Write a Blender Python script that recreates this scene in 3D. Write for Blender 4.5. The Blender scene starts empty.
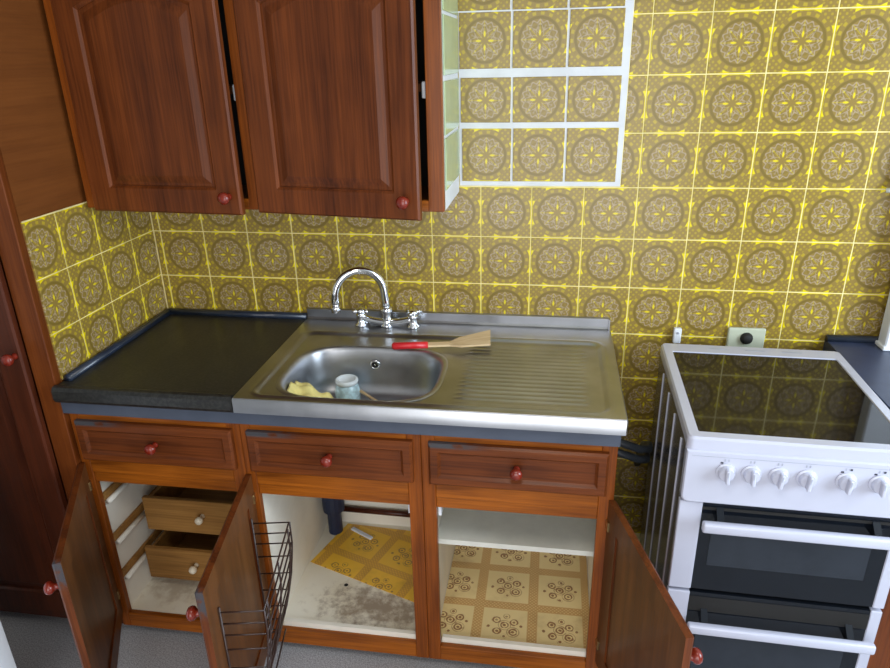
import bpy, bmesh, math, random
from mathutils import Vector, Matrix
random.seed(4)
S = bpy.context.scene
COL = S.collection
PI = math.pi

# ---------------------------------------------------------------- camera, sky, daylight, exposure
cam_d = bpy.data.cameras.new('camera'); cam = bpy.data.objects.new('camera', cam_d); COL.objects.link(cam)
cam_d.sensor_width = 36.0; cam_d.lens = 678.713 / 890 * 36.0; cam_d.clip_start = 0.02
_w = Vector((0.3878257, 0.00943308, -0.15277041)); _rod = Matrix.Rotation(_w.length, 3, _w.normalized())
_R = Matrix(((1, 0, 0), (0, 0, -1), (0, 1, 0))) @ _rod
_m = Matrix((_R[0], -_R[1], -_R[2])).transposed().to_4x4()
_m.translation = Vector((1.291912, -2.067825, 1.720088))
cam.matrix_world = _m
S.camera = cam

world = bpy.data.worlds.new('sky'); S.world = world; world.use_nodes = True
wn = world.node_tree.nodes; wl = world.node_tree.links
wn['Background'].inputs[0].default_value = (0.62, 0.78, 1.0, 1); wn['Background'].inputs[1].default_value = 1.2

def area(name, loc, target, sx, sy, power, col):
    d = bpy.data.lights.new(name, 'AREA'); d.shape = 'RECTANGLE'; d.size = sx; d.size_y = sy; d.energy = power; d.color = col
    o = bpy.data.objects.new(name, d); COL.objects.link(o); o.location = loc
    o.rotation_euler = (Vector(target) - Vector(loc)).to_track_quat('-Z', 'Z').to_euler()
    return o
area('window_daylight_side', (3.36, -1.45, 1.62), (0, -1.45, 1.62), 1.5, 1.15, 68, (0.74, 0.87, 1.0))
area('window_daylight_rear', (1.35, -3.56, 1.12), (1.35, 0, 1.12), 2.0, 1.9, 38, (1.0, 0.965, 0.91))
area('ceiling_fill', (1.3, -1.7, 2.36), (1.3, -1.7, 0), 0.5, 0.5, 8, (1.0, 0.93, 0.82))  # weak warm fill light under the ceiling, its source unseen

S.view_settings.view_transform = 'Standard'; S.view_settings.look = 'None'
S.view_settings.gamma = 1.0; S.view_settings.use_curve_mapping = False
S.view_settings.exposure = 0.0

# ---------------------------------------------------------------- node expression helper
class X:
    def __init__(s, nt, v): s.nt = nt; s.v = v
    def _m(s, op, *a):
        n = s.nt.nodes.new('ShaderNodeMath'); n.operation = op
        for i, q in enumerate((s,) + a):
            if isinstance(q, X):
                if isinstance(q.v, (int, float)): n.inputs[i].default_value = q.v
                else: s.nt.links.new(q.v, n.inputs[i])
            else: n.inputs[i].default_value = q
        return X(s.nt, n.outputs[0])
    def __add__(s, o): return s._m('ADD', o)
    def __sub__(s, o): return s._m('SUBTRACT', o)
    def __mul__(s, o): return s._m('MULTIPLY', o)
    def __truediv__(s, o): return s._m('DIVIDE', o)
    __radd__ = __add__; __rmul__ = __mul__
    def __rsub__(s, o): return X(s.nt, float(o))._m('SUBTRACT', s)
    def sin(s): return s._m('SINE')
    def abs(s): return s._m('ABSOLUTE')
    def sqrt(s): return s._m('SQRT')
    def frac(s): return s._m('FRACT')
    def mx(s, o): return s._m('MAXIMUM', o)
    def mn(s, o): return s._m('MINIMUM', o)
    def atan2(s, o): return s._m('ARCTAN2', o)
    def step(s, a, b):                       # smooth 0..1 while s runs from a to b
        n = s.nt.nodes.new('ShaderNodeMapRange'); n.interpolation_type = 'SMOOTHSTEP'
        s.nt.links.new(s.v, n.inputs[0]); n.inputs[1].default_value = a; n.inputs[2].default_value = b
        if a > b:
            n.inputs[1].default_value = b; n.inputs[2].default_value = a; n.inputs[3].default_value = 1; n.inputs[4].default_value = 0
        return X(s.nt, n.outputs[0])

def new_mat(name, rough=0.5, metal=0.0, coat=0.0, spec=0.5):
    m = bpy.data.materials.new(name); m.use_nodes = True
    b = m.node_tree.nodes['Principled BSDF']
    b.inputs['Roughness'].default_value = rough; b.inputs['Metallic'].default_value = metal
    b.inputs['Coat Weight'].default_value = coat; b.inputs['Coat Roughness'].default_value = 0.12
    b.inputs['Specular IOR Level'].default_value = spec
    return m, m.node_tree, b
def rgba(c): return (c[0], c[1], c[2], 1)
def mixc(nt, f, a, b):
    n = nt.nodes.new('ShaderNodeMix'); n.data_type = 'RGBA'
    nt.links.new(f.v if isinstance(f, X) else f, n.inputs[0])
    for i, q in ((6, a), (7, b)):
        if isinstance(q, tuple): n.inputs[i].default_value = rgba(q)
        else: nt.links.new(q, n.inputs[i])
    return n.outputs[2]
def ocoords(nt):
    t = nt.nodes.new('ShaderNodeTexCoord'); s = nt.nodes.new('ShaderNodeSeparateXYZ'); nt.links.new(t.outputs['Object'], s.inputs[0])
    return t.outputs['Object'], X(nt, s.outputs[0]), X(nt, s.outputs[1]), X(nt, s.outputs[2])
def noise(nt, scale, detail=3, stretch=(1, 1, 1), rough=0.55, w=None):
    t = nt.nodes.new('ShaderNodeTexCoord'); mp = nt.nodes.new('ShaderNodeMapping'); n = nt.nodes.new('ShaderNodeTexNoise')
    mp.inputs['Scale'].default_value = stretch
    nt.links.new(t.outputs['Object'], mp.inputs[0]); nt.links.new(mp.outputs[0], n.inputs['Vector'])
    n.inputs['Scale'].default_value = scale; n.inputs['Detail'].default_value = detail; n.inputs['Roughness'].default_value = rough
    if w: mp.inputs['Location'].default_value = (w, w * 1.7, w * .6)
    return X(nt, n.outputs[0])
def bump(nt, b, h, strength=0.2, dist=0.002):
    n = nt.nodes.new('ShaderNodeBump'); n.inputs['Strength'].default_value = strength; n.inputs['Distance'].default_value = dist
    nt.links.new(h.v, n.inputs['Height']); nt.links.new(n.outputs[0], b.inputs['Normal'])

def wood(name, dark, light, axis, rough=0.4, coat=0.2, fine=1.0, worn=None):
    m, nt, b = new_mat(name, rough, coat=coat, spec=.22)
    st = {'x': (0.06, 1, 1), 'y': (1, 0.06, 1), 'z': (1, 1, 0.06)}[axis]
    big = noise(nt, 22, 3, st); grain = noise(nt, 170 * fine, 2, tuple(q if q == 1 else .03 for q in st), w=3.1); blot = noise(nt, 5, 2, w=7)
    f = (big.step(.3, .7) * .5 + grain.step(.35, .65) * .35 + blot.step(.3, .7) * .25)
    c = mixc(nt, f, dark, light)
    if worn:                                   # rubbed, greyed finish at a corner
        _, x, y, z = ocoords(nt); pn = noise(nt, 40, 4, w=9)
        k = x.step(worn[0], worn[1]) * z.step(worn[2], worn[3]) * pn.step(.30, .50)
        c = mixc(nt, k * .85, c, (.055, .065, .075))
    nt.links.new(c, b.inputs['Base Color'])
    nt.links.new((grain * .18 + (rough - .08)).v, b.inputs['Roughness'])
    bump(nt, b, grain, .12, .001)
    return m
def plain(name, col, rough=0.5, metal=0, coat=0, var=0.12, scale=14, spec=0.5, bmp=0):
    m, nt, b = new_mat(name, rough, metal, coat, spec)
    n = noise(nt, scale, 4)
    c = mixc(nt, n.step(.3, .7), tuple(q * (1 - var) for q in col), tuple(min(1, q * (1 + var)) for q in col))
    nt.links.new(c, b.inputs['Base Color'])
    if bmp: bump(nt, b, noise(nt, scale * 12, 2), bmp, .001)
    return m

T = 0.1544
def tile_mat():
    m, nt, b = new_mat('patterned_tile', 0.25, coat=0.08, spec=.42)
    _, x, y, z = ocoords(nt)
    u = x / T; v = z / T
    au = u.abs(); av = v.abs(); mm = au.mx(av); nn = au.mn(av)
    r = (u * u + v * v).sqrt(); th = v.atan2(u)
    brown = (0.285, 0.190, 0.042); mauve = (0.44, 0.340, 0.235); olive = (0.170, 0.115, 0.020)
    yel = (0.80, 0.64, 0.006); pale = (0.60, 0.45, 0.020)
    inside = r.step(.350, .335)
    c8 = (th * 8 + PI / 2).sin(); c16 = (th * 16 + PI / 2).sin()
    fil = (r - (c8 * .045 + .215)).abs().step(.024, .010)
    fil = fil.mx((r - (c16 * .022 + .300)).abs().step(.022, .009))
    fil = fil.mx((r - (c8 * -.030 + .115)).abs().step(.016, .006) * .8)
    fil = fil.mx((th * 12).sin().step(.55, .9) * r.step(.13, .15) * r.step(.27, .25) * .7)
    c = mixc(nt, fil * inside * .68, brown, mauve)
    dk2 = (r - (c8 * -.04 + .26)).abs().step(.018, .006) * inside
    c = mixc(nt, dk2 * .4, c, olive)
    ln = (nn.step(.012, .004)).mx((mm - nn).step(.014, .005)) * r.step(.05, .07) * inside
    c = mixc(nt, ln * .5, c, pale)
    c = mixc(nt, (r - .225).abs().step(.022, .008) * .35, c, olive)
    c = mixc(nt, (r - .362).abs().step(.034, .014) * .7, c, olive)
    bead = (r - .430).abs().step(.036, .016) * (th * 18).sin().step(-.2, .6)
    c = mixc(nt, bead * .55, c, pale)
    lat = ((u * (2 * PI / .11)).sin() * (v * (2 * PI / .11)).sin()).step(.1, .7) * r.step(.46, .49)
    c = mixc(nt, lat * .45, c, pale)
    pet = (((mm - .115) / .052) * ((mm - .115) / .052) + (nn / .022) * (nn / .022)).step(1.3, .4)
    c = mixc(nt, pet * .8, c, yel)
    p2 = (((mm - .17) / .02) * ((mm - .17) / .02) + ((nn - .17) / .02) * ((nn - .17) / .02)).step(1.3, .4)
    c = mixc(nt, p2 * .35, c, yel)
    # yellow edge line and arrowheads on the edges
    taper = (.245 - nn) / .14
    arr = ((mm - .5) + (.015 + (1 - taper) * .065)).step(.0, .012) * nn.step(.10, .112) * nn.step(.245, .225)
    ed = mm.step(.470, .486) * nn.step(.33, .27)
    c = mixc(nt, arr.mx(ed * .8).mx(mm.step(.48, .49) * .45), c, yel)
    nt.links.new(c, b.inputs['Base Color'])
    bump(nt, b, noise(nt, 60, 2), .08, .001)
    return m

def liner_mat(name, cream, tan, brown, pitch=.17):
    m, nt, b = new_mat(name, 0.45, coat=.1)
    _, x, y, z = ocoords(nt)
    u = (x / pitch).frac() - .5; v = (y / pitch).frac() - .5
    mm = u.abs().mx(v.abs())
    c = mixc(nt, mm.step(.40, .42), cream, tan)
    hat = ((x * (2 * PI / .012)).sin() * (y * (2 * PI / .012)).sin()).step(0, .5) * mm.step(.41, .43)
    c = mixc(nt, hat * .6, c, cream)
    fl = None; wob = (noise(nt, 60, 3) - .5) * 5
    for (a, q, rr) in ((0, .02, .13), (.17, .10, .11), (-.15, .13, .11), (.16, -.13, .13), (-.13, -.13, .10), (.03, .23, .07), (.0, -.24, .06), (-.29, -.03, .05), (.30, .02, .05)):
        d = ((u - a) * (u - a) + (v - q) * (v - q)).sqrt()
        k = d.step(rr, rr * .75) * ((d * 120).sin() + wob).step(-.6, .5)
        fl = k if fl is None else fl.mx(k)
    c = mixc(nt, fl * .95, c, brown)
    st = noise(nt, 9, 5)
    c = mixc(nt, st.step(.5, .8) * .45, c, tuple(q * .55 for q in tan))
    nt.links.new(c, b.inputs['Base Color'])
    return m

def stained(name, base, stain, cx, cy, rx, ry, amt=1.0):
    m, nt, b = new_mat(name, 0.5)
    _, x, y, z = ocoords(nt)
    n = noise(nt, 26, 6, rough=.7); g = noise(nt, 6, 3, w=2)
    d = (((x - cx) / rx) * ((x - cx) / rx) + ((y - cy) / ry) * ((y - cy) / ry)).sqrt()
    k = (n * 1.5 - d * .5 + .10).step(.35, .85) * d.step(1.25, .8)
    c = mixc(nt, g.step(.35, .75) * .35, base, tuple(q * w for q, w in zip(base, (.85, .78, .62))))
    c = mixc(nt, k * (.85 * amt), c, stain)
    nt.links.new(c, b.inputs['Base Color'])
    return m

def steel_mat(name, rough, axis):
    m, nt, b = new_mat(name, rough, metal=1.0)
    st = {'x': (.02, 1, 1), 'z': (1, 1, .02)}[axis]
    n = noise(nt, 320, 2, st); s = noise(nt, 7, 4, w=4)
    nt.links.new(mixc(nt, s.step(.3, .75), (.40, .41, .43), (.51, .52, .55)), b.inputs['Base Color'])
    nt.links.new((n * .10 + s * .14 + (rough - .1)).v, b.inputs['Roughness'])
    if axis == 'x': bump(nt, b, n, .06, .0006)
    return m

def floor_mat():
    m, nt, b = new_mat('floor_vinyl', 0.6)
    n = noise(nt, 240, 3); g = noise(nt, 3, 3, w=2)
    c = mixc(nt, n.step(.36, .64), (.30, .30, .315), (.54, .54, .56))
    c = mixc(nt, g.step(.4, .8) * .25, c, (.24, .24, .25))
    nt.links.new(c, b.inputs['Base Color']); bump(nt, b, n, .15, .001)
    return m

def worktop_mat():
    m, nt, b = new_mat('worktop_black', 0.38, spec=.5)
    n = noise(nt, 120, 3); s = noise(nt, 9, 5, (1, .35, 1), .75, w=5)
    c = mixc(nt, n.step(.4, .65), (.012, .012, .011), (.030, .029, .025))
    c = mixc(nt, s.step(.66, .72) * .35, c, (.16, .16, .15))
    nt.links.new(c, b.inputs['Base Color']); nt.links.new((s * .25 + .26).v, b.inputs['Roughness'])
    return m

M = dict(
    tile=tile_mat(),
    grout=plain('grout_cream', (.80, .68, .32), .7, var=.15),
    wgrout=plain('grout_white', (.68, .69, .71), .6, var=.06),
    plaster=plain('wall_plaster', (.52, .51, .49), .8, var=.04),
    floor=floor_mat(),
    door_z=wood('mahogany_upright', (.050, .011, .003), (.178, .044, .009), 'z', .40, .06),
    door_x=wood('mahogany_level', (.050, .011, .003), (.178, .044, .009), 'x', .40, .06),
    bdoor=wood('mahogany_worn_corner', (.050, .011, .003), (.178, .044, .009), 'z', .40, .06, worn=(.435, .450, .475, .510)),
    drawer=wood('mahogany_worn_top', (.050, .011, .003), (.178, .044, .009), 'x', .40, .06, worn=(.17, .05, .112, .119)),
    frame_z=wood('orange_wood_upright', (.120, .027, .004), (.330, .082, .008), 'z', .36, .08),
    frame_x=wood('orange_wood_level', (.150, .036, .004), (.430, .118, .010), 'x', .36, .08),
    tstile=wood('dark_orange_stile', (.090, .020, .004), (.200, .050, .008), 'z', .38, .1),
    inner=wood('door_back_brown', (.065, .022, .007), (.185, .068, .020), 'z', .42, .05),
    ply=wood('plywood_brown', (.135, .041, .009), (.190, .060, .013), 'y', .45, .1),
    tall=wood('dark_cupboard_wood', (.036, .008, .003), (.095, .021, .007), 'z', .38, .2),
    raw=wood('drawer_oak', (.20, .090, .022), (.42, .210, .058), 'x', .5, .0),
    knob=plain('knob_red_wood', (.20, .018, .007), .25, coat=.25, var=.25, scale=60),
    cknob=plain('knob_cream', (.75, .66, .50), .35, var=.06),
    white=plain('inner_cream', (.90, .85, .74), .5, var=.06, scale=6),
    stain1=stained('base_cream_scuffed', (.94, .88, .74), (.40, .26, .12), .12, .13, .13, .10, .55),
    stain2=stained('base_cream_stained', (.94, .88, .75), (.25, .155, .085), .32, .135, .26, .13, .9),
    shelf=plain('shelf_grey_white', (.80, .79, .71), .5, var=.05),
    black=worktop_mat(),
    navy=plain('edging_navy', (.018, .027, .048), .3, coat=.2, var=.2),
    fascia=plain('fascia_grey_blue', (.062, .074, .105), .45, var=.08),
    rtop=plain('worktop_blue_black', (.035, .048, .095), .38, var=.15),
    steel=steel_mat('brushed_steel', .30, 'x'),
    bowl=steel_mat('bowl_steel', .36, 'z'),
    chrome=plain('chrome', (.80, .82, .85), .07, metal=1, var=.02),
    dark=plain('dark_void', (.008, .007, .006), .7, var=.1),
    enamel=plain('white_enamel', (.54, .55, .655), .25, coat=.3, var=.015),
    sidegrey=plain('cooker_side_grey', (.13, .12, .11), .25, metal=.6, var=.12, scale=5),
    glass=plain('black_glass', (.006, .006, .007), .05, coat=0, var=.05, spec=.5),
    oglass=plain('oven_glass', (.006, .008, .012), .09, coat=0, var=.1, spec=.3),
    owin=plain('oven_window', (.024, .029, .038), .09, coat=0, var=.1, spec=.3),
    slot=plain('grey_slot', (.36, .38, .45), .5),
    mark=plain('dark_mark', (.03, .03, .05), .5),
    greensheen=plain('green_reflection_tile', (.40, .52, .30), .18, coat=.4, var=.06),  # green of the outdoors reflected in the gloss, put into the base colour
    red=plain('red_plastic', (.62, .015, .022), .35, coat=.2, var=.06),
    spat=wood('spatula_wood', (.55, .37, .19), (.78, .60, .36), 'x', .55, 0),
    sponge=plain('yellow_cloth', (.86, .74, .27), .9, var=.10, scale=40, bmp=.5),
    ceramic=plain('white_glaze', (.80, .86, .88), .15, coat=.4, var=.03),
    cblue=plain('pale_blue_glaze', (.52, .72, .78), .2, coat=.3, var=.25, scale=60),
    liner=liner_mat('liner_flowered', (.93, .74, .37), (.66, .38, .13), (.33, .14, .05)),
    liner2=liner_mat('liner_flowered_yellow', (.98, .58, .05), (.72, .37, .06), (.46, .24, .06)),
    rubber=plain('dark_rubber', (.03, .037, .048), .4, var=.1),
    socket=plain('socket_ivory', (.55, .58, .44), .4, var=.04),
    wplastic=plain('white_plastic', (.82, .85, .90), .4, var=.03),
    brass=plain('brass', (.55, .42, .20), .35, metal=1, var=.15, scale=80),
    wire=plain('brown_wire', (.040, .020, .016), .35, coat=.2, var=.1),
    trap=plain('navy_plastic', (.012, .022, .06), .4, var=.15),
)

# ---------------------------------------------------------------- mesh helpers
def obj(name, bm, mat, parent=None, smooth=False, loc=None):
    me = bpy.data.meshes.new(name); bmesh.ops.recalc_face_normals(bm, faces=bm.faces[:]); bm.to_mesh(me); bm.free()
    mats = mat if isinstance(mat, (list, tuple)) else [mat]
    for q in mats: me.materials.append(M[q])
    if smooth:
        for p in me.polygons: p.use_smooth = True
    o = bpy.data.objects.new(name, me); COL.objects.link(o)
    if parent: o.parent = parent
    if loc: o.location = loc
    return o
def sharp(o, ang=35):
    o.data.set_sharp_from_angle(angle=math.radians(ang)); return o
def tag(o, label, cat, group=None):
    o['label'] = label; o['category'] = cat
    if group: o['group'] = group
    return o
def thing(name, label, cat, loc=(0, 0, 0), rz=0, group=None):
    o = bpy.data.objects.new(name, None); COL.objects.link(o); o.empty_display_size = .05
    o.location = loc; o.rotation_euler = (0, 0, rz); return tag(o, label, cat, group)
def struct(o): o['kind'] = 'structure'; return o
def box(bm, x0, x1, y0, y1, z0, z1, bev=0.0, seg=1, mi=0):
    t = bmesh.new(); r = bmesh.ops.create_cube(t, size=1)
    for v in t.verts: v.co = Vector(((x0 + x1) / 2 + v.co.x * (x1 - x0), (y0 + y1) / 2 + v.co.y * (y1 - y0), (z0 + z1) / 2 + v.co.z * (z1 - z0)))
    if bev: bmesh.ops.bevel(t, geom=t.edges[:], offset=bev, segments=seg, affect='EDGES', profile=.5)
    merge(bm, t, mi); return bm
def merge(bm, t, mi=0, mat=None):
    mp = {}
    for v in t.verts: mp[v] = bm.verts.new(mat @ v.co if mat else v.co)
    for f in t.faces:
        try: g = bm.faces.new([mp[v] for v in f.verts]); g.material_index = mi
        except ValueError: pass
    t.free()
def bx(*a, **k): return box(bmesh.new(), *a, **k)
def tube(bm, pts, r, n=8, cap=True, mi=0):
    pts = [Vector(p) for p in pts]; rs = r if isinstance(r, (list, tuple)) else [r] * len(pts)
    rings = []; up = None
    for i, p in enumerate(pts):
        d = (pts[min(i + 1, len(pts) - 1)] - pts[max(i - 1, 0)]).normalized()
        if up is None: up = d.orthogonal().normalized()
        a = (up - d * up.dot(d)).normalized(); up = a; c = d.cross(a)
        rings.append([bm.verts.new(p + (a * math.cos(2 * PI * k / n) + c * math.sin(2 * PI * k / n)) * rs[i]) for k in range(n)])
    for A, B in zip(rings, rings[1:]):
        for k in range(n): bm.faces.new((A[k], A[(k + 1) % n], B[(k + 1) % n], B[k])).material_index = mi
    if cap:
        bm.faces.new(rings[0][::-1]).material_index = mi; bm.faces.new(rings[-1]).material_index = mi
    return bm
def lathe(bm, prof, n=20, mat=None, mi=0):           # prof: (radius, height) along +z
    mat = mat or Matrix(); rings = []
    for r, h in prof:
        rings.append([bm.verts.new(mat @ Vector((r * math.cos(2 * PI * k / n), r * math.sin(2 * PI * k / n), h))) for k in range(n)] if r > 1e-6 else [bm.verts.new(mat @ Vector((0, 0, h)))])
    for A, B in zip(rings, rings[1:]):
        for k in range(n):
            k2 = (k + 1) % n
            if len(A) == 1 and len(B) == 1: continue
            if len(A) == 1: f = (A[0], B[k], B[k2])
            elif len(B) == 1: f = (A[k], A[k2], B[0])
            else: f = (A[k], A[k2], B[k2], B[k])
            bm.faces.new(f).material_index = mi
    return bm
def loft(bm, rings, close0=False, close1=False, mi=0):
    R = [[bm.verts.new(Vector(p)) for p in r] for r in rings]; n = len(R[0])
    for A, B in zip(R, R[1:]):
        for k in range(n): bm.faces.new((A[k], A[(k + 1) % n], B[(k + 1) % n], B[k])).material_index = mi
    if close0: bm.faces.new(R[0][::-1]).material_index = mi
    if close1: bm.faces.new(R[-1]).material_index = mi
    return bm
def prism(bm, poly, fn, a, b, mi=0):                  # poly in 2-D, fn(p, h) -> 3-D
    return loft(bm, [[fn(p, a) for p in poly], [fn(p, b) for p in poly]], True, True, mi)
TOY = Matrix.Rotation(PI / 2, 4, 'X')                 # +z -> -y (towards the room)

def knob(parent, loc, mat='knob', r=.017, facing=TOY):
    prof = [(.0, 0), (r * .62, 0), (r * .55, .004), (r * .42, .010), (r * .62, .016), (r * .95, .021), (r, .027), (r * .86, .033), (r * .5, .0365), (0, .0375)]
    o = obj('knob', lathe(bmesh.new(), prof, 18, facing), mat, parent, True, loc); return o

def outline(x0, x1, z0, z1, arch, n=12):
    p = [(x0, z0), (x1, z0), (x1, z1)]
    if arch:
        for i in range(1, n):
            t = i / n; x = x1 + (x0 - x1) * t; p.append((x, z1 + arch * math.sin(PI * t) ** 1.0))
    p.append((x0, z1)); return p
def rect_like(x0, x1, z0, z1, src):                   # rectangle sampled like an arch outline
    p = [(x0, z0), (x1, z0), (x1, z1)]
    for q in src[3:-1]: p.append((q[0], z1))
    p.append((x0, z1)); return p
def panel_door(name, parent, w, h, side, arch=0, st=.062, t=.02, mats=('door_z', 'inner'), loc=(0, 0, 0), rz=0, kz=None, knob_at=None, label=None):
    """hinge edge at x=0, door runs to side*w; front at y=-t, back at y=0. Frame is the door mesh; panel, knob are its pieces."""
    def sx(p): return [(side * q[0], q[1]) for q in p]
    g = 0.05 if arch else 0
    inn = outline(st, w - st, st, h - st - arch, arch)
    out = rect_like(0, w, 0, h, inn)
    out2 = rect_like(.005, w - .005, .005, h - .005, inn)
    inn2 = outline(st + .007, w - st - .007, st + .007, h - st - arch - .007, arch)
    L = lambda P, y: [(a, y, b) for a, b in sx(P)]
    bm = bmesh.new()
    loft(bm, [L(inn2, 0), L(out, 0), L(out, -t + .005), L(out2, -t), L(inn, -t), L(inn2, -t + .006), L(inn2, 0)])
    bmesh.ops.remove_doubles(bm, verts=bm.verts[:], dist=1e-6)
    bmesh.ops.recalc_face_normals(bm, faces=bm.faces[:])
    for f in bm.faces:
        if f.normal.y > .7: f.material_index = 1
    d = obj(name, bm, mats, parent, loc=loc); d.rotation_euler = (0, 0, rz)
    if label: d['label'] = label
    a1 = outline(st + .006, w - st - .006, st + .006, h - st - arch - .006, arch)
    a2 = outline(st + .016, w - st - .016, st + .016, h - st - arch - .016, arch)
    a3 = outline(st + .036, w - st - .036, st + .036, h - st - arch - .034, arch * .95)
    bm = bmesh.new()
    loft(bm, [L(a1, -.005), L(a1, -.010), L(a2, -.0105), L(a3, -t + .003)], True, True)
    bmesh.ops.recalc_face_normals(bm, faces=bm.faces[:])
    for f in bm.faces:
        if f.normal.y > .7: f.material_index = 1
    obj('panel', bm, mats, d)
    if knob_at: knob(d, (side * knob_at[0], -t, knob_at[1]))
    return d

# ---------------------------------------------------------------- the room
struct(obj('floor', bx(-1.3, 3.4, -3.6, .1, -.05, 0), 'floor'))
ceil = struct(obj('ceiling', bx(-1.3, 3.4, -3.6, .1, 2.4, 2.45), 'plaster'))
wb = struct(obj('wall_back', bx(-1.3, 3.4, .0015, .1, 0, 2.4), 'grout'))
struct(obj('wall_left', bx(-1.35, -1.3, -3.6, .1, 0, 2.4), 'plaster'))
def holed(name, w0, w1, z1, a0, a1, b0, b1, fn):
    bm = bmesh.new()
    for q in ((w0, a0, 0, z1), (a1, w1, 0, z1), (a0, a1, 0, b0), (a0, a1, b1, z1)):
        x0, x1, y0, y1 = fn(q[0], q[1]); box(bm, x0, x1, y0, y1, q[2], q[3])
    return struct(obj(name, bm, 'plaster'))
holed('wall_right', -3.6, .1, 2.4, -2.25, -.65, 1.0, 2.2, lambda a, b: (3.4, 3.5, a, b))
holed('wall_front', -1.3, 3.4, 2.4, .3, 2.4, .12, 2.12, lambda a, b: (a, b, -3.7, -3.6))
def window(name, a0, a1, b0, b1, fn, wall):
    bm = bmesh.new(); f = .06
    for q in ((a0, a0 + f, b0, b1), (a1 - f, a1, b0, b1), (a0, a1, b0, b0 + f), (a0, a1, b1 - f, b1), ((a0 + a1) / 2 - .03, (a0 + a1) / 2 + .03, b0, b1)):
        x0, x1, y0, y1 = fn(q[0], q[1]); box(bm, x0, x1, y0, y1, q[2], q[3])
    return struct(obj(name, bm, 'enamel'))
window('window_1', -2.25, -.65, 1.0, 2.2, lambda a, b: (3.42, 3.47, a, b), 0)
window('window_2', .3, 2.4, .12, 2.12, lambda a, b: (a, b, -3.67, -3.62), 0)

# tiles on the back wall: one object each
def tile_mesh(x0, x1, z0, z1, name='tile'):
    bm = bx(x0, x1, 0, .006, z0, z1)
    es = [e for e in bm.edges if all(abs(v.co.y) < 1e-6 for v in e.verts)]
    bmesh.ops.bevel(bm, geom=es, offset=.0016, segments=1, affect='EDGES')
    bmesh.ops.recalc_face_normals(bm, faces=bm.faces[:])
    me = bpy.data.meshes.new(name); bm.to_mesh(me); bm.free(); me.materials.append(M['tile']); return me
G = .0013
HT = T / 2 - G
FULL = tile_mesh(-HT, HT, -HT, HT)
def put_tile(me, x, y, z, parent, rz=0, jig=1):
    o = bpy.data.objects.new('tile', me); COL.objects.link(o); o.parent = parent
    o.location = (x, y, z); o.rotation_euler = (random.uniform(-1, 1) * .002 * jig, random.uniform(-1, 1) * .003 * jig, rz + random.uniform(-1, 1) * .002 * jig)
    return o
Z0 = 1.2
SLIV = tile_mesh(T / 2 - .022, HT, -HT, HT)
for j in range(-7, 6):                                   # row j spans Z0+j*T .. Z0+(j+1)*T
    zc = Z0 + (j + .5) * T
    for i in range(-1, 20):                              # column i spans i*T .. (i+1)*T
        xc = (i + .5) * T
        if j >= 1 and i < 6: continue                    # behind the wall cabinet
        if (j < -3 and not 9 <= i <= 11) or (j == -3 and i < 9): continue         # behind the base units and cooker
        if j == -2 and i < 9 and False: continue
        if i == -1:
            put_tile(SLIV, xc, -.0, zc, wb); continue
        if j >= 1 and 6 <= i <= 8: continue              # replaced by the white-grouted patch
        if j >= 1 and i == 9:
            put_tile(tile_mesh(1.4935 - xc, HT, -HT, HT), xc, 0, zc, wb); continue
        put_tile(FULL, xc, 0, zc, wb)
# patch of replacement tiles in thick white joints
patch = obj('white_joint_bed', bx(1.017, 1.4915, -.0006, .004, 1.358, 2.0), 'wgrout', wb)
cols = [(1.022, 1.1665), (1.1735, 1.3215), (1.3285, 1.4735)]
rows = [(1.3715, 1.524), (1.541, 1.664), (1.688, 1.8335), (1.838, 1.985)]
for c0, c1 in cols:
    for z0, z1 in rows:
        xc, zc = (c0 + c1) / 2, (z0 + z1) / 2
        put_tile(tile_mesh(c0 - xc, c1 - xc, z0 - zc, z1 - zc), xc + (zc - 1.6) * -.018, -.0035, zc, wb, jig=2)

# ---------------------------------------------------------------- tall cupboard, whose tiled flank closes the counter on the left
tc = thing('tall_cupboard', 'tall dark brown cupboard with tiled flank left of the counter', 'cupboard', (-.032, -.578, 0))
# local: x 0 = flank, runs to -0.62; y 0 = front, .578 = wall
sp = obj('side_panel', bx(-.02, 0, .022, .577, .05, 2.35), 'ply', tc)
sp['label'] = 'brown plywood flank with patterned tiles above the counter'
obj('side_panel', bx(-.64, -.62, .022, .577, .05, 2.35), 'ply', tc)
obj('back_panel', bx(-.62, -.02, .565, .577, .05, 2.35), 'ply', tc)
obj('top_panel', bx(-.64, 0, .0, .577, 2.35, 2.37), 'ply', tc)
obj('stile', bx(-.062, .0, 0, .022, .05, 2.35, bev=.002), 'tstile', tc)
obj('stile', bx(-.64, -.578, 0, .022, .05, 2.35, bev=.002), 'tstile', tc)
obj('bottom_rail', bx(-.578, -.062, 0, .022, .05, .105, bev=.002), 'tall', tc)
obj('top_rail', bx(-.578, -.062, 0, .022, 2.25, 2.35, bev=.002), 'frame_x', tc)
obj('plinth', bx(-.62, -.02, .05, .07, 0, .05), 'tall', tc)
panel_door('door', tc, .53, 1.42, 1, 0, st=.075, mats=('tall', 'inner'), loc=(-.595, 0, .095), knob_at=(.512, .905))
panel_door('door', tc, .53, .70, 1, 0, st=.075, mats=('tall', 'inner'), loc=(-.595, 0, 1.535), knob_at=(.49, .07))
obj('flank_grout', bx(.0, .0035, .027, .577, .913, Z0 + T + .002), 'grout', sp)
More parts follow.
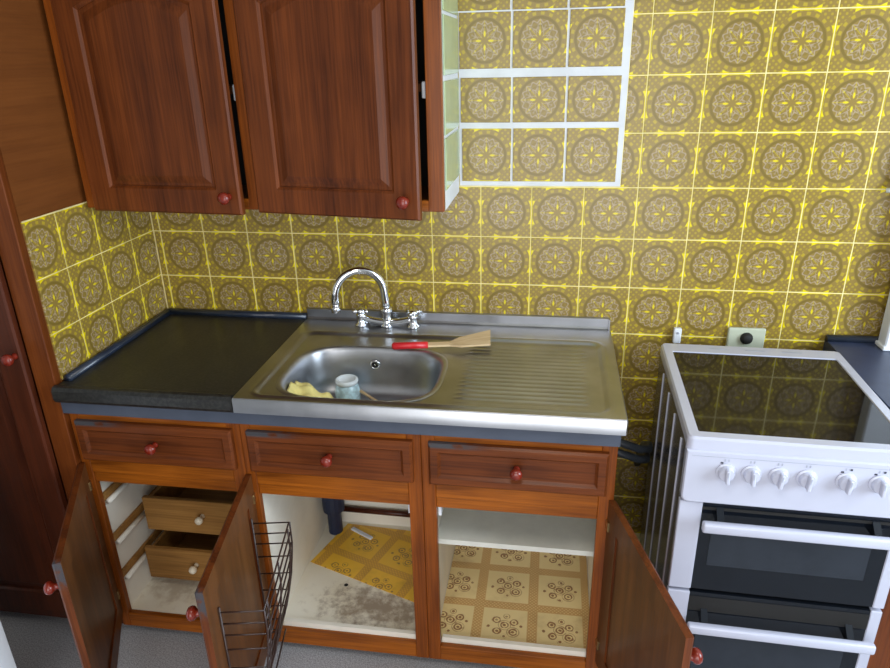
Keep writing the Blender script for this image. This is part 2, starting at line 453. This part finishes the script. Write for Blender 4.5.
for j in (-2, -1, 0):
    for i in range(4):
        z0, z1 = (Z0 + j * T, Z0 + (j + 1) * T)
        if j == -2: z0 = .913
        zc = Z0 + (j + .5) * T
        # columns measured from the wall: first is cut at 0.125
        yb = -.125 - (i - .5) * T                         # centre of column i
        half = HT
        lo, hi = -HT, HT
        if i == 0: hi = .125 - T / 2 + HT - .004
        if i == 3: lo = -( .553 + yb - .0)
        me = tile_mesh(lo, hi, (z0 - zc) + G if j == -2 else -HT, HT)
        o = bpy.data.objects.new('tile', me); COL.objects.link(o); o.parent = sp
        o.location = (.0055, yb + .578, zc); o.rotation_euler = (0, 0, PI / 2)

# ---------------------------------------------------------------- wall cabinet
wc = thing('wall_cabinet', 'mahogany two-door wall cabinet with arched panels hanging above the sink', 'cabinet', (-.024, 0, 1.340))
H = .637
W = 1.038
obj('side_panel', bx(0, .018, -.28, -.001, 0, H), 'inner', wc)
rs = obj('side_panel', bx(W - .018, W, -.28, -.001, 0, H), 'wgrout', wc)
rs['label'] = 'right flank faced with glossy tiles in white joints, green reflection in their colour'
for z0, z1 in ((.052, .185), (.193, .325), (.338, .478), (.486, H)):
    obj('flank_tile', bx(W, W + .004, -.276, -.012, z0, z1, bev=.0015), 'greensheen', rs)
obj('bottom_panel', bx(.018, W - .018, -.28, -.001, 0, .018), 'inner', wc)
obj('top_panel', bx(.018, W - .018, -.28, -.001, H - .018, H), 'inner', wc)
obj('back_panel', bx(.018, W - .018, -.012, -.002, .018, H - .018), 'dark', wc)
obj('shelf', bx(.018, W - .018, -.25, -.012, .30, .318), 'inner', wc)
for a, b in ((0, .042), (.492, .545), (W - .042, W)):
    obj('stile', bx(a, b, -.30, -.28, 0, H, bev=.0015), 'frame_z', wc)
obj('bottom_rail', bx(.042, .492, -.2995, -.28, 0, .03, bev=.0015), 'frame_x', wc)
obj('bottom_rail', bx(.545, W - .042, -.2995, -.28, 0, .03, bev=.0015), 'frame_x', wc)
obj('top_rail', bx(.042, W - .042, -.2995, -.28, H - .05, H, bev=.0015), 'frame_x', wc)
d1 = panel_door('door', wc, .463, .629, 1, .042, st=.066, loc=(.035, -.301, -.004), rz=-math.radians(4.5), knob_at=(.430, .050))
d2 = panel_door('door', wc, .470, .629, 1, .042, st=.066, loc=(.528, -.301, -.004), rz=-math.radians(9), knob_at=(.434, .050))
for x in (.484, W - .05):
    obj('catch', bx(x - .004, x + .012, -.285, -.255, .285, .325, bev=.002), 'wplastic', wc)

# ---------------------------------------------------------------- base cabinets
YF = -.56
def base_cabinet(label, x0, x1, base_mat, group, sl=.028):
    t = thing('base_cabinet', label, 'cabinet', (x0, YF, 0), 0, group)
    w = x1 - x0; s = .038; D = .555
    obj('side_panel', bx(.001, .017, .02, D, .045, .74), 'white', t)
    obj('side_panel', bx(w - .017, w - .001, .02, D, .045, .74), 'white', t)
    b = obj('base_panel', bx(.017, w - .017, .02, D - .012, .065, .081), base_mat, t)
    obj('back_panel', bx(.017, w - .017, D - .012, D - .004, .05, .74), 'white', t)
    obj('stile', bx(0, sl, 0, .02, .03, .823, bev=.0015), 'frame_z', t)
    obj('stile', bx(w - s, w, 0, .02, .03, .823, bev=.0015), 'frame_z', t)
    for a, c in ((.793, .823), (.618, .672), (.583, .618), (.03, .082)):
        yy = .001 if c != .618 else .006
        obj('rail', bx(sl, w - s, yy, .02, a, c, bev=.0015), 'frame_x', t)
    obj('plinth', bx(.001, w - .001, .07, .085, 0, .065), 'tall', t)
    # drawer with moulded front
    dw = w - .042
    bm = bmesh.new()
    P = lambda a: outline(a, dw - a, a, .126 - a, 0)
    Lr = lambda Q, y: [(p[0], y, p[1]) for p in Q]
    loft(bm, [Lr(P(0), 0), Lr(P(0), -.013), Lr(P(.006), -.019), Lr(P(.024), -.019), Lr(P(.032), -.011), Lr(P(.036), -.011)], True, True)
    dr = obj('drawer', bm, 'drawer', t, loc=(.021, 0, .670))
    knob(dr, (dw / 2, -.011, .063), r=.0165)
    return t, w
bc1, w1 = base_cabinet('left base cabinet with two oak inner drawers behind its open door', -.03, .478, 'stain1', 'base cabinets under the sink')
bc2, w2 = base_cabinet('middle base cabinet with a stained white floor and wire rack on its door', .479, .979, 'stain2', 'base cabinets under the sink')
bc3, w3 = base_cabinet('right base cabinet with a half shelf, its door swung towards the cooker', .980, 1.482, 'white', 'base cabinets under the sink', .036)
DW, DH = .455, .56
def base_door(t, hx, side, ang, knob_u):
    d = panel_door('door', t, DW, DH, side, 0, st=.058, t=.02, loc=(hx, -.001, .092), rz=ang, mats=('bdoor', 'inner'), knob_at=(knob_u, DH - .085))
    for hz in (.075, DH - .075):
        obj('hinge', bx(-.006 if side > 0 else -.018, .018 if side > 0 else .006, -.001, .004, hz - .014, hz + .014, bev=.001), 'brass', d)
    return d
def dark_edge(d, side):
    pass
dA = base_door(bc1, .012, 1, -math.radians(61.5), .425)
dB = base_door(bc2, .014, 1, -math.radians(79.5), .425)
dC = base_door(bc3, w3 - .012, -1, math.radians(105), .425)

# inner drawers of the left cabinet, with runners
for z0, z1, yf, xk in ((.292, .418, .158, .250), (.128, .250, .118, .222)):
    bm = bx(.045, w1 - .024, yf, yf + .016, z0, z1, bev=.002)
    d = obj('inner_drawer', bm, 'raw', bc1); d['label'] = 'shallow oak inner drawer with a cream knob'
    bm = bmesh.new()
    box(bm, .050, .060, yf + .016, .535, z0, z1 - .018); box(bm, w1 - .04, w1 - .03, yf + .016, .535, z0, z1 - .018)
    box(bm, .060, w1 - .04, .525, .535, z0, z1 - .018); box(bm, .060, w1 - .04, yf + .016, .525, z0 + .002, z0 + .008)
    obj('drawer_box', bm, 'raw', d)
    knob(d, (xk, yf, (z0 + z1) / 2 + .010), 'cknob', .013)
for z in (.223, .362, .513):
    r = obj('runner', bx(.017, .027, .022, .52, z - .014, z + .012, bev=.002), 'raw', bc1)
    obj('runner_strip', tube(bmesh.new(), [(.034, .024, z - .016), (.034, .17, z - .016)], .0085, 8), 'white', r, True)

# half-depth shelf of the right cabinet and its front lip
obj('shelf', bx(.0175, w3 - .0175, .085, .38, .395, .412), 'shelf', bc3)
obj('front_lip', bx(.038, w3 - .038, .021, .034, .081, .099), 'white', bc3)
obj('front_lip', bx(.038, w2 - .038, .021, .034, .081, .099), 'white', bc2)
for t, w in ((bc2, w2), (bc3, w3)):
    pass
obj('catch', bx(w2 - .046, w2 - .038, .021, .04, .545, .583), 'wplastic', bc2)
obj('catch', bx(.038, .046, .021, .04, .545, .583), 'wplastic', bc3)

# wire rack on the middle door's inner face (door local: x along the door, y>0 inside)
bm = bmesh.new(); wr = .0024
lv = [(.445, .105), (.410, .105), (.375, .105), (.33, .100), (.27, .092), (.21, .080), (.15, .066), (.10, .05), (.06, .04)]
u0, u1 = .07, .395
for z, n in lv[:1] + lv[1:3] + lv[3:]:
    tube(bm, [(u0, .004, z), (u0, n, z), (u1, n, z), (u1, .004, z)], wr, 6)
for u in (u0, u0 + .03, u1 - .03, u1, (u0 + u1) / 2):
    tube(bm, [(u, n + .002, z) for z, n in lv] + [(u, .004, .045)], wr, 6)
for u in (u0, u1): tube(bm, [(u, .004, .46), (u, .004, .04)], wr * 1.2, 6)
for n in (.03, .055): tube(bm, [(u0, n, .06), (u1, n, .06)], wr, 6)
obj('floor_hole', lathe(bmesh.new(), [(0, 0), (.007, 0), (.007, .0006), (0, .0006)], 12), 'dark', bc2, loc=(.66 - .479, -.345 + .56, .081))
wire = obj('wire_rack', bm, 'wire', dB, True); wire['label'] = 'brown wire rack fixed inside the door'

# liners and things lying in the cabinets
def sheet(name, poly, z, mat, label, origin, rz=0, lift=None):
    bm = bmesh.new(); prism(bm, poly, lambda p, h: (p[0], p[1], h), 0, .0016)
    o = obj(name, bm, mat, None, loc=(origin[0], origin[1], z)); o.rotation_euler = (0, 0, rz)
    return tag(o, label, 'shelf liner')
sheet('liner_paper', [(-.286, -.155), (.178, -.155), (.178, .34), (-.286, .34)], .0815, 'liner', 'cream flowered liner paper covering the floor of the right base cabinet', (1.285, -.37), 0)
_a = -math.radians(19.5); _c = (.72, -.235)
_w2 = [(.503, -.252), (.955, -.412), (.958, -.05), (.575, -.03)]
_l2 = [((x - _c[0]) * math.cos(-_a) - (y - _c[1]) * math.sin(-_a), (x - _c[0]) * math.sin(-_a) + (y - _c[1]) * math.cos(-_a)) for x, y in _w2]
sheet('liner_paper', _l2, .0815, 'liner2', 'crooked yellow flowered liner paper in the middle base cabinet', _c, _a)
tp = tag(obj('liner_paper', bx(1.022, 1.44, -.5255, -.524, .083, .0985), 'liner', None), 'flowered paper strip along the front lip of the right base cabinet', 'shelf liner')
wp = thing('waste_pipe', 'dark blue plastic waste pipe at the back of the middle base cabinet', 'pipe', (.542, -.075, .0815))
obj('pipe', lathe(bmesh.new(), [(0, .0), (.026, .0), (.026, .45), (0, .45)], 16), 'trap', wp, False)
obj('collar', lathe(bmesh.new(), [(.026, .10), (.040, .10), (.040, .22), (.026, .22)], 16), 'trap', wp, False)
cp = tag(obj('copper_pipe', tube(bmesh.new(), [(.515, -.035, .155), (.945, -.035, .150)], .011, 10), 'tall', None, True), 'dark red pipe running along the back of the middle base cabinet', 'pipe')
ws = tag(obj('plastic_strip', bx(-.05, .05, -.008, .008, 0, .008, bev=.002), 'wplastic', None, loc=(.645, -.085, .0835)), 'white plastic strip lying on the yellow liner paper', 'plastic strip')
ws.rotation_euler = (0, 0, -.5)

# ---------------------------------------------------------------- worktops
wt = thing('worktop', 'black laminate worktop with raised rounded edging left of the sink', 'worktop', (-.0255, 0, .868))
bm = bmesh.new()                                        # slab with rolled front edge, length along x
prof = [(0, 0), (0, .042), (-.575, .042), (-.59, .047), (-.600, .045), (-.606, .036), (-.606, .010), (-.600, 0)]
prism(bm, prof, lambda p, h: (h, p[0] - .0005, p[1]), 0, .5155)
obj('slab', bm, 'black', wt)
obj('edging', tube(bmesh.new(), [(.013, -.012, .048), (.5145, -.012, .048)], .0125, 10), 'navy', wt, True)
obj('edging', tube(bmesh.new(), [(.013, -.012, .048), (.013, -.552, .048)], .0125, 10), 'navy', wt, True)
fa = tag(obj('fascia_board', bx(-.028, 1.484, -.582, -.561, .8235, .8675, bev=.001), 'fascia'), 'long grey-blue fascia board under the worktop and sink front edge', 'fascia')
rw = thing('worktop', 'blue-black worktop to the right of the white cooker', 'worktop', (2.137, 0, .858))
bm = bmesh.new(); prism(bm, [(0, -.034), (0, .042), (-.590, .042), (-.602, .038), (-.606, .030), (-.606, -.034)], lambda p, h: (h, p[0] - .0005, p[1]), 0, 1.0)
obj('slab', bm, 'rtop', rw)
obj('edging', tube(bmesh.new(), [(0, -.013, .048), (.999, -.013, .048)], .0125, 10), 'navy', rw, True)
bc4, w4 = base_cabinet('base cabinet under the blue-black worktop beyond the cooker', 2.15, 3.13, 'white', 'base cabinet beyond the cooker')
for a, sd in ((.012, 1), (w4 - .012, -1)): panel_door('door', bc4, .47, DH, sd, 0, st=.058, loc=(a, -.001, .092), knob_at=(.43, DH - .085))

# ---------------------------------------------------------------- steel sink
sk = thing('sink', 'stainless steel sink with ribbed drainer set between black worktop and cooker', 'sink', (.492, 0, .868))
SX, SY = 1.0, .600
def s5(t): t = max(0, min(1, t)); return t * t * (3 - 2 * t)
BCX, BCY, BA, BB = .298, -.393, .219, .170               # bowl mouth
def bowl_ring(a, b, n=64, p=3.5, cx=BCX, cy=BCY):
    o = []
    for k in range(n):
        t = 2 * PI * k / n; c, s = math.cos(t), math.sin(t)
        o.append((cx + a * math.copysign(abs(c) ** (2 / p), c), cy + b * math.copysign(abs(s) ** (2 / p), s)))
    return o
def inside(x, y, a, b, p=3.5): return abs((x - BCX) / a) ** p + abs((y - BCY) / b) ** p < 1
def sink_h(x, y):
    ed = min(x, SX - x, -y - .0, SY + y)
    h = .043
    # raised rim then sunk tray
    dx = min(x - .045, SX - .040 - x); dy = min(-.135 - y, y + SY - .032)
    d = min(dx, dy)
    rd = .03                                             # rounded corner of the tray
    if dx < rd and dy < rd: d = rd - math.hypot(rd - dx, rd - dy) if (dx > -rd and dy > -rd) else min(dx, dy)
    h -= .007 * s5((d + .004) / .012)
    h += .0025 * math.exp(-((d + .010) / .006) ** 2)
    # drainer ribs run along x
    if x > .545 and d > .02:
        k = s5((x - .545 - .02 * (1 if True else 0)) / .03) * s5((SX - .075 - x) / .03) * s5((d - .02) / .015)
        h += k * .0028 * max(0, math.sin((y + .55) / .024 * 2 * PI * .5 * 2)) 
        h -= .003 * s5((x - .60) / .35) * 0
    return h
NX, NY = 250, 200
bm = bmesh.new(); grid = []
for j in range(NY + 1):
    y = -SY * j / NY
    grid.append([bm.verts.new((SX * i / NX, y, sink_h(SX * i / NX, y))) for i in range(NX + 1)])
for j in range(NY):
    for i in range(NX):
        x, y = SX * (i + .5) / NX, -SY * (j + .5) / NY
        if inside(x, y, BA - .002, BB - .002): continue
        bm.faces.new((grid[j][i], grid[j + 1][i], grid[j + 1][i + 1], grid[j][i + 1]))
# turned-down front and side edges
def skirt(vs, off):
    lo = [bm.verts.new(v.co + Vector(off) * 1) for v in vs]
    lo2 = [bm.verts.new((v.co.x, v.co.y, .001)) for v in lo]
    for a in range(len(vs) - 1):
        bm.faces.new((vs[a], vs[a + 1], lo[a + 1], lo[a])); bm.faces.new((lo[a], lo[a + 1], lo2[a + 1], lo2[a]))
skirt([grid[NY][i] for i in range(NX + 1)], (0, -.003, -.004))
skirt([grid[j][NX] for j in range(NY + 1)], (.003, 0, -.004))
skirt([grid[j][0] for j in range(NY + 1)], (-.0, 0, -.004))
dk = obj('deck', bm, 'steel', sk, True); sharp(dk, 50)
# upstand along the wall with a rolled lip
bm = bmesh.new()
prism(bm, [(-.001, .03), (-.001, .0775), (-.010, .0785), (-.0135, .0765), (-.0135, .050), (-.018, .0445), (-.022, .0425), (-.022, .03)], lambda p, h: (h, p[0], p[1]), .001, .999)
for xx in (.999,):
    box(bm, xx - .004, xx, -.026, -.001, .04, .0775)
obj('upstand', bm, 'steel', sk)
# bowl
rings = []
base = .036
for a, b, z in ((BA + .012, BB + .012, .0366), (BA + .010, BB + .010, .0385), (BA + .001, BB + .001, .0385), (BA - .004, BB - .004, .035), (BA - .008, BB - .008, .025), (BA - .012, BB - .012, -.02), (BA - .018, BB - .017, -.07), (BA - .026, BB - .025, -.092), (BA - .042, BB - .040, -.106), (BA - .07, BB - .065, -.110), (.04, .04, -.113)):
    rings.append([(p[0], p[1], z) for p in bowl_ring(a, b)])
bm = bmesh.new(); loft(bm, rings)
bw = obj('bowl', bm, 'bowl', sk, True)
obj('drain', lathe(bmesh.new(), [(.041, 0), (.038, .003), (.030, .002), (.022, -.004), (0, -.004)], 24), 'chrome', bw, True, loc=(BCX, BCY, -.1132))
ov = obj('overflow', lathe(bmesh.new(), [(.016, 0), (.016, .003), (.011, .004), (.010, .001), (0, .001)], 20, TOY), 'chrome', bw, True, loc=(BCX - .010, BCY + BB - .0135, -.014))
bm = bmesh.new()
for k in range(6):
    a = k * PI / 3; lathe(bm, [(0, .0052), (.0028, .0052), (.0028, .003)], 8, Matrix.Translation((.0058 * math.cos(a), 0, .0058 * math.sin(a))) @ TOY)
obj('overflow_hole', bm, 'dark', ov)

# ---------------------------------------------------------------- mixer tap
tap = thing('mixer_tap', 'chrome swan-neck mixer tap with two handles behind the sink bowl', 'tap', (.780, -.060, .9115))
bm = bmesh.new(); br = []
for k in range(-8, 9):
    t = k / 8; br.append((t * .085, 0, .012 + .016 * (t * t)))
tube(bm, br, [.0115 + .003 * (1 - abs(k) / 8) for k in range(-8, 9)], 12)
lathe(bm, [(0, 0), (.021, 0), (.021, .006), (.016, .012), (.0145, .045), (.019, .050), (.019, .062), (.012, .068), (0, .068)], 18)
obj('body', bm, 'chrome', tap, True)
for s in (-1, 1):
    v = obj('valve', lathe(bmesh.new(), [(0, 0), (.022, 0), (.021, .006), (.014, .012), (.013, .03), (.016, .034), (.016, .040), (0, .041)], 16), 'chrome', tap, True, loc=(s * .086, 0, 0))
    bm = bmesh.new()
    lathe(bm, [(0, .038), (.012, .039), (.017, .047), (.017, .054), (.010, .060), (0, .061)], 16)
    for k in range(3):
        a = k * 2 * PI / 3 + .4 * s
        tube(bm, [(.008 * math.cos(a), .008 * math.sin(a), .050), (.029 * math.cos(a), .029 * math.sin(a), .053)], [.007, .0055], 8)
    obj('handle', bm, 'chrome', v, True)
bm = bmesh.new()
dirv = Vector((-.93, -.37, 0)).normalized(); pts = [Vector((0, 0, .06))]
pts.append(Vector((0, 0, .085)) + dirv * .001)
RA = .078
for k in range(0, 17):
    a = PI * k / 16; c = dirv * (RA - RA * math.cos(a)) + Vector((0, 0, .115 + (RA + .004) * math.sin(a)))
    pts.append(c + dirv * .004)
pts.append(dirv * (2 * RA + .005) + Vector((0, 0, .072)))
tube(bm, pts, [.0128] * (len(pts)), 14)
lathe(bm, [(0.0, 0), (.0148, 0), (.0148, .022), (.012, .022)], 14, Matrix.Translation(dirv * (2 * RA + .005) + Vector((0, 0, .066))))
obj('spout', bm, 'chrome', tap, True)

# ---------------------------------------------------------------- things in and on the sink
sp_ = thing('spatula', 'flat wooden spatula with red handle lying behind the sink bowl', 'spatula', (.838, -.247, .9125), math.radians(11))
bm = bmesh.new(); tube(bm, [(0, 0, .010), (.006, 0, .010), (.05, 0, .010), (.108, 0, .010)], [.006, .0115, .0105, .0105], 12)
obj('grip', bm, 'red', sp_, True)
bm = bmesh.new(); prism(bm, [(.104, -.0085), (.175, -.009), (.205, -.026), (.292, -.040), (.300, .038), (.205, .022), (.175, .009), (.104, .0085)], lambda p, h: (p[0], p[1], h + .012 * s5((p[0] - .17) / .1) + max(0, p[1]) * .35), .006, .012)
bl = obj('blade', bm, 'spat', sp_)
cup = thing('cup', 'small white and pale blue pot standing in the sink bowl', 'cup', (.706, -.299, .7585))
obj('body', lathe(bmesh.new(), [(0, .0), (.034, .0), (.038, .006), (.0385, .035), (.034, .052), (.028, .060)], 28), 'cblue', cup, True)
obj('lid', lathe(bmesh.new(), [(.027, .058), (.033, .061), (.035, .067), (.034, .073), (.029, .0755), (.025, .073), (.022, .069), (.0, .067)], 28), 'ceramic', cup, True)
spoon = thing('spoon', 'pale plastic spoon leaning beside the pot in the sink bowl', 'spoon', (.80, -.305, .7575))
bm = bmesh.new(); tube(bm, [(0, 0, .006), (-.03, .004, .022), (-.055, .008, .036)], [.004, .004, .005], 8); obj('handle', bm, 'spat', spoon, True)
bm = bmesh.new(); lathe(bm, [(0, -.003), (.012, -.002), (.015, .002), (0, .003)], 14, Matrix.Translation((.012, -.002, .004)) @ Matrix.Diagonal((1.3, .8, 1, 1))); obj('spoon_bowl', bm, 'spat', spoon, True)
# crumpled yellow cloth heaped against the bowl's left end
bm = bmesh.new(); n = 18; gv = []
for j in range(n + 1):
    row = []
    for i in range(n + 1):
        u, v = i / n, j / n
        x = .588 + .125 * u; y = -.495 + .125 * v
        edge = min(1 - u, v, 1 - v)
        z = .770 + (.098 - .055 * u ** 1.2) * s5(edge * 4.0) + .007 * math.sin(u * 13 + v * 5) + .005 * math.sin(v * 17 - u * 4) + .006
        row.append(bm.verts.new((x, y, z)))
    gv.append(row)
for j in range(n):
    for i in range(n): bm.faces.new((gv[j][i], gv[j][i + 1], gv[j + 1][i + 1], gv[j + 1][i]))
r_ = bmesh.ops.extrude_face_region(bm, geom=bm.faces[:])
for v in r_['geom']:
    if isinstance(v, bmesh.types.BMVert): v.co.z -= .008
sc = tag(obj('cleaning_cloth', bm, 'sponge', None, True), 'crumpled yellow cleaning cloth at the left end of the sink bowl', 'cloth')

# ---------------------------------------------------------------- cooker
ck = thing('cooker', 'white freestanding electric cooker with black glass hob and double oven', 'cooker', (1.624, -.649, 0), -math.radians(1.5))
CW, CD = .5, .545
obj('body', bx(.006, CW - .006, .02, CD - .006, .03, .876), 'sidegrey', ck)
for x in (.05, CW - .05):
    for y in (.06, CD - .06): obj('foot', lathe(bmesh.new(), [(0, 0), (.018, 0), (.018, .012), (.010, .014), (.010, .031), (0, .031)], 14), 'rubber', ck, loc=(x, y, 0))
for s, xa in ((0, 0), (1, CW)):
    sd = obj('side_panel', bx(0 if s == 0 else CW - .006, .006 if s == 0 else CW, .016, CD, .03, .878), 'sidegrey', ck)
    for y in (.065, .185, .305, .425):
        obj('rib', bx((-.003 if s == 0 else CW - .002), (.002 if s == 0 else CW + .003), y, y + .009, .06, .86, bev=.0015), 'enamel', sd)
# hob surround and glass
R0 = [(0, 0), (CW, 0), (CW, CD + .01), (0, CD + .01)]
def rr(x0, x1, y0, y1, r, n=5):
    o = []
    for cx, cy, a0 in ((x1 - r, y0 + r, -PI / 2), (x1 - r, y1 - r, 0), (x0 + r, y1 - r, PI / 2), (x0 + r, y0 + r, PI)):
        for k in range(n + 1):
            a = a0 + PI / 2 * k / n; o.append((cx + r * math.cos(a), cy + r * math.sin(a)))
    return o
bm = bmesh.new()
O1 = rr(0, CW, -.004, CD + .008, .014); O2 = rr(.004, CW - .004, 0, CD + .004, .012); I1 = rr(.026, CW - .026, .024, CD - .052, .005); I2 = rr(.028, CW - .028, .026, CD - .054, .005)
Z = lambda P, z: [(p[0], p[1], z) for p in P]
loft(bm, [Z(O1, .872), Z(O1, .900), Z(O2, .906), Z(I1, .906), Z(I2, .902), Z(I2, .872), Z(O1, .872)])
obj('hob_surround', bm, 'enamel', ck)
hg = obj('hob_glass', bx(.027, CW - .027, .025, CD - .053, .895, .9035, bev=.0008), 'glass', ck)
for x0 in (.135, .235, .335):
    obj('vent_slot', bx(x0, x0 + .055, CD - .024, CD - .018, .9055, .9068), 'slot', ck)
# control panel
bm = bmesh.new()
po = rr(0, CW, .732, .874, .016); po = [p if p[1] < .8 else (0 if p[0] < .2 else CW, .874) for p in po]
loft(bm, [[(p[0], .018, p[1]) for p in po], [(p[0], -.006, p[1]) for p in po], [(.003 + p[0] * (CW - .006) / CW, -.010, p[1] + (.004 if p[1] < .8 else -.003)) for p in po]], True, True)
cpn = obj('control_panel', bm, 'enamel', ck)
obj('trim_line', bx(.012, CW - .012, -.0104, -.009, .8605, .8618), 'slot', cpn)
for q, x in enumerate((.090, .145, .204, .263, .345, .413)):
    k = obj('control_knob', lathe(bmesh.new(), [(0, 0), (.0225, 0), (.0225, .003), (.0185, .005), (.0175, .014), (.016, .016), (0, .016)], 24, TOY), 'enamel', ck, True, loc=(x, -.010, .824)); sharp(k, 40)
    bm = bx(-.0042, .0042, -.030, -.012, -.018, .018, bev=.002); g = obj('grip', bm, 'enamel', k); g.rotation_euler = (0, random.choice((0, .06, -.05)), 0)
    obj('pointer', bx(-.001, .001, -.0305, -.029, .002, .016), 'slot', g)
    bm = bmesh.new()
    box(bm, x - .006, x - .003, -.0106, -.009, .851, .857); box(bm, x + .002, x + .005, -.0106, -.009, .851, .857)
    obj('knob_mark', bm, 'slot', cpn)
    if q in (0, 4, 5):
        bm = bmesh.new(); box(bm, x - .014, x - .008, -.0106, -.009, .845, .849)
        if q: box(bm, x + .004, x + .009, -.0106, -.009, .851, .856)
        obj('knob_mark', bm, 'mark', cpn)
# oven doors
def oven_door(z0, z1, hz, win):
    d = obj('oven_door', bx(.053, CW - .025, .002, .017, z0 + .001, z1 - .001, bev=.001), 'oglass', ck)
    for xa, xb in ((0, .054), (CW - .026, CW)): obj('door_stile', bx(xa, xb, 0, .018, z0, z1, bev=.002), 'enamel', d)
    obj('window', bx(.082, CW - .062, .0005, .004, win[0], win[1]), 'owin', d)
    obj('top_strip', bx(.054, CW - .026, .0005, .010, hz + .022, z1 - .012), 'dark', d)
    bm = bmesh.new()
    h = bx(.050, CW - .016, -.047, -.027, hz - .0135, hz + .0135, bev=.006, seg=3)
    hd = obj('handle', h, 'enamel', d, True); sharp(hd, 50)
    for x in (.085, CW - .075):
        bm = bmesh.new(); prism(bm, [(.004, hz + .034), (.004, hz - .004), (-.030, hz - .006), (-.030, hz + .006)], lambda p, q: (q, p[0], p[1]), x, x + .016); obj('handle_bracket', bm, 'oglass', d)
    return d
oven_door(.466, .728, .686, (.545, .645))
oven_door(.05, .456, .376, (.12, .335))
obj('base_skirt', bx(.004, CW - .004, .03, .045, .012, .05), 'enamel', ck)

# ---------------------------------------------------------------- services on the wall and by the cooker
so = thing('wall_socket', 'ivory wall socket plate with dark round outlet above the cooker', 'socket', (1.906, -.0005, .893))
bm = bmesh.new(); box(bm, -.055, .055, -.012, 0, -.036, .036, bev=.004, seg=2); obj('plate', bm, 'socket', so)
obj('outlet', lathe(bmesh.new(), [(0, 0), (.019, 0), (.019, .004), (.016, .012), (.010, .016), (0, .017)], 18, TOY), 'dark', so, True, loc=(.0, -.0115, .004))
cl = thing('cable_clip', 'small white cable clip on the tiles behind the cooker', 'clip', (1.702, -.0005, .90))
bm = bmesh.new(); box(bm, -.014, .010, -.018, 0, -.028, .022, bev=.004, seg=2); obj('clip_body', bm, 'wplastic', cl)
obj('screw', lathe(bmesh.new(), [(0, 0), (.004, 0), (.004, .002), (0, .003)], 10, TOY), 'slot', cl, loc=(-.002, -.018, .008))
for a, z, dx in (('upper', .680, 0), ('lower', .645, -.004)):
    tag(obj('rubber_hose', tube(bmesh.new(), [(1.4845, -.30, z), (1.525, -.30, z - .012), (1.575, -.297, z - .030), (1.605 + dx, -.275, z - .042), (1.614 + dx, -.22, z - .06), (1.616 + dx, -.12, z - .12), (1.616 + dx, -.05, z - .20)], .012, 10), 'rubber', None, True),
        a + ' of two dark hoses in the gap beside the cooker', 'hose', 'hoses beside the cooker')
wu = thing('white_boxing', 'white upright boxing on the blue-black worktop at the right edge', 'panel', (2.272, -.027, .9005))
bm = bmesh.new(); box(bm, 0, .22, -.05, .0, 0, 1.2, bev=.004); obj('casing', bm, 'wplastic', wu)
obj('foot_trim', bx(-.006, .226, -.056, .0, 0, .012, bev=.002), 'wplastic', wu)
hk = thing('wall_hook', 'white plastic hook bar on the tiles at the right edge', 'hook', (2.205, -.0005, 1.40))
obj('plate', bx(.007, .05, -.012, 0, .025, .062, bev=.003), 'wplastic', hk)
obj('hook', tube(bmesh.new(), [(.03, -.010, .04), (.03, -.03, .02), (.03, -.034, -.03), (.022, -.03, -.042), (.002, -.02, -.045)], .0065, 8), 'wplastic', hk, True)
wd = thing('white_appliance', 'corner of a low white appliance at the lower left of the view', 'appliance', (-.086, -.90, 0))
obj('casing', bx(-.55, -.02, -.56, 0, .02, .85, bev=.006), 'wplastic', wd)
obj('front_door', bx(-.02, 0, -.56, 0, .06, .82, bev=.004), 'wplastic', wd)
obj('kick_plate', bx(-.03, -.012, -.555, -.005, 0, .06), 'wplastic', wd)
for y in (-.51, -.05):
    for x in (-.50, -.06): obj('foot', lathe(bmesh.new(), [(0, 0), (.018, 0), (.018, .021), (0, .021)], 12), 'rubber', wd, loc=(x, y, 0))
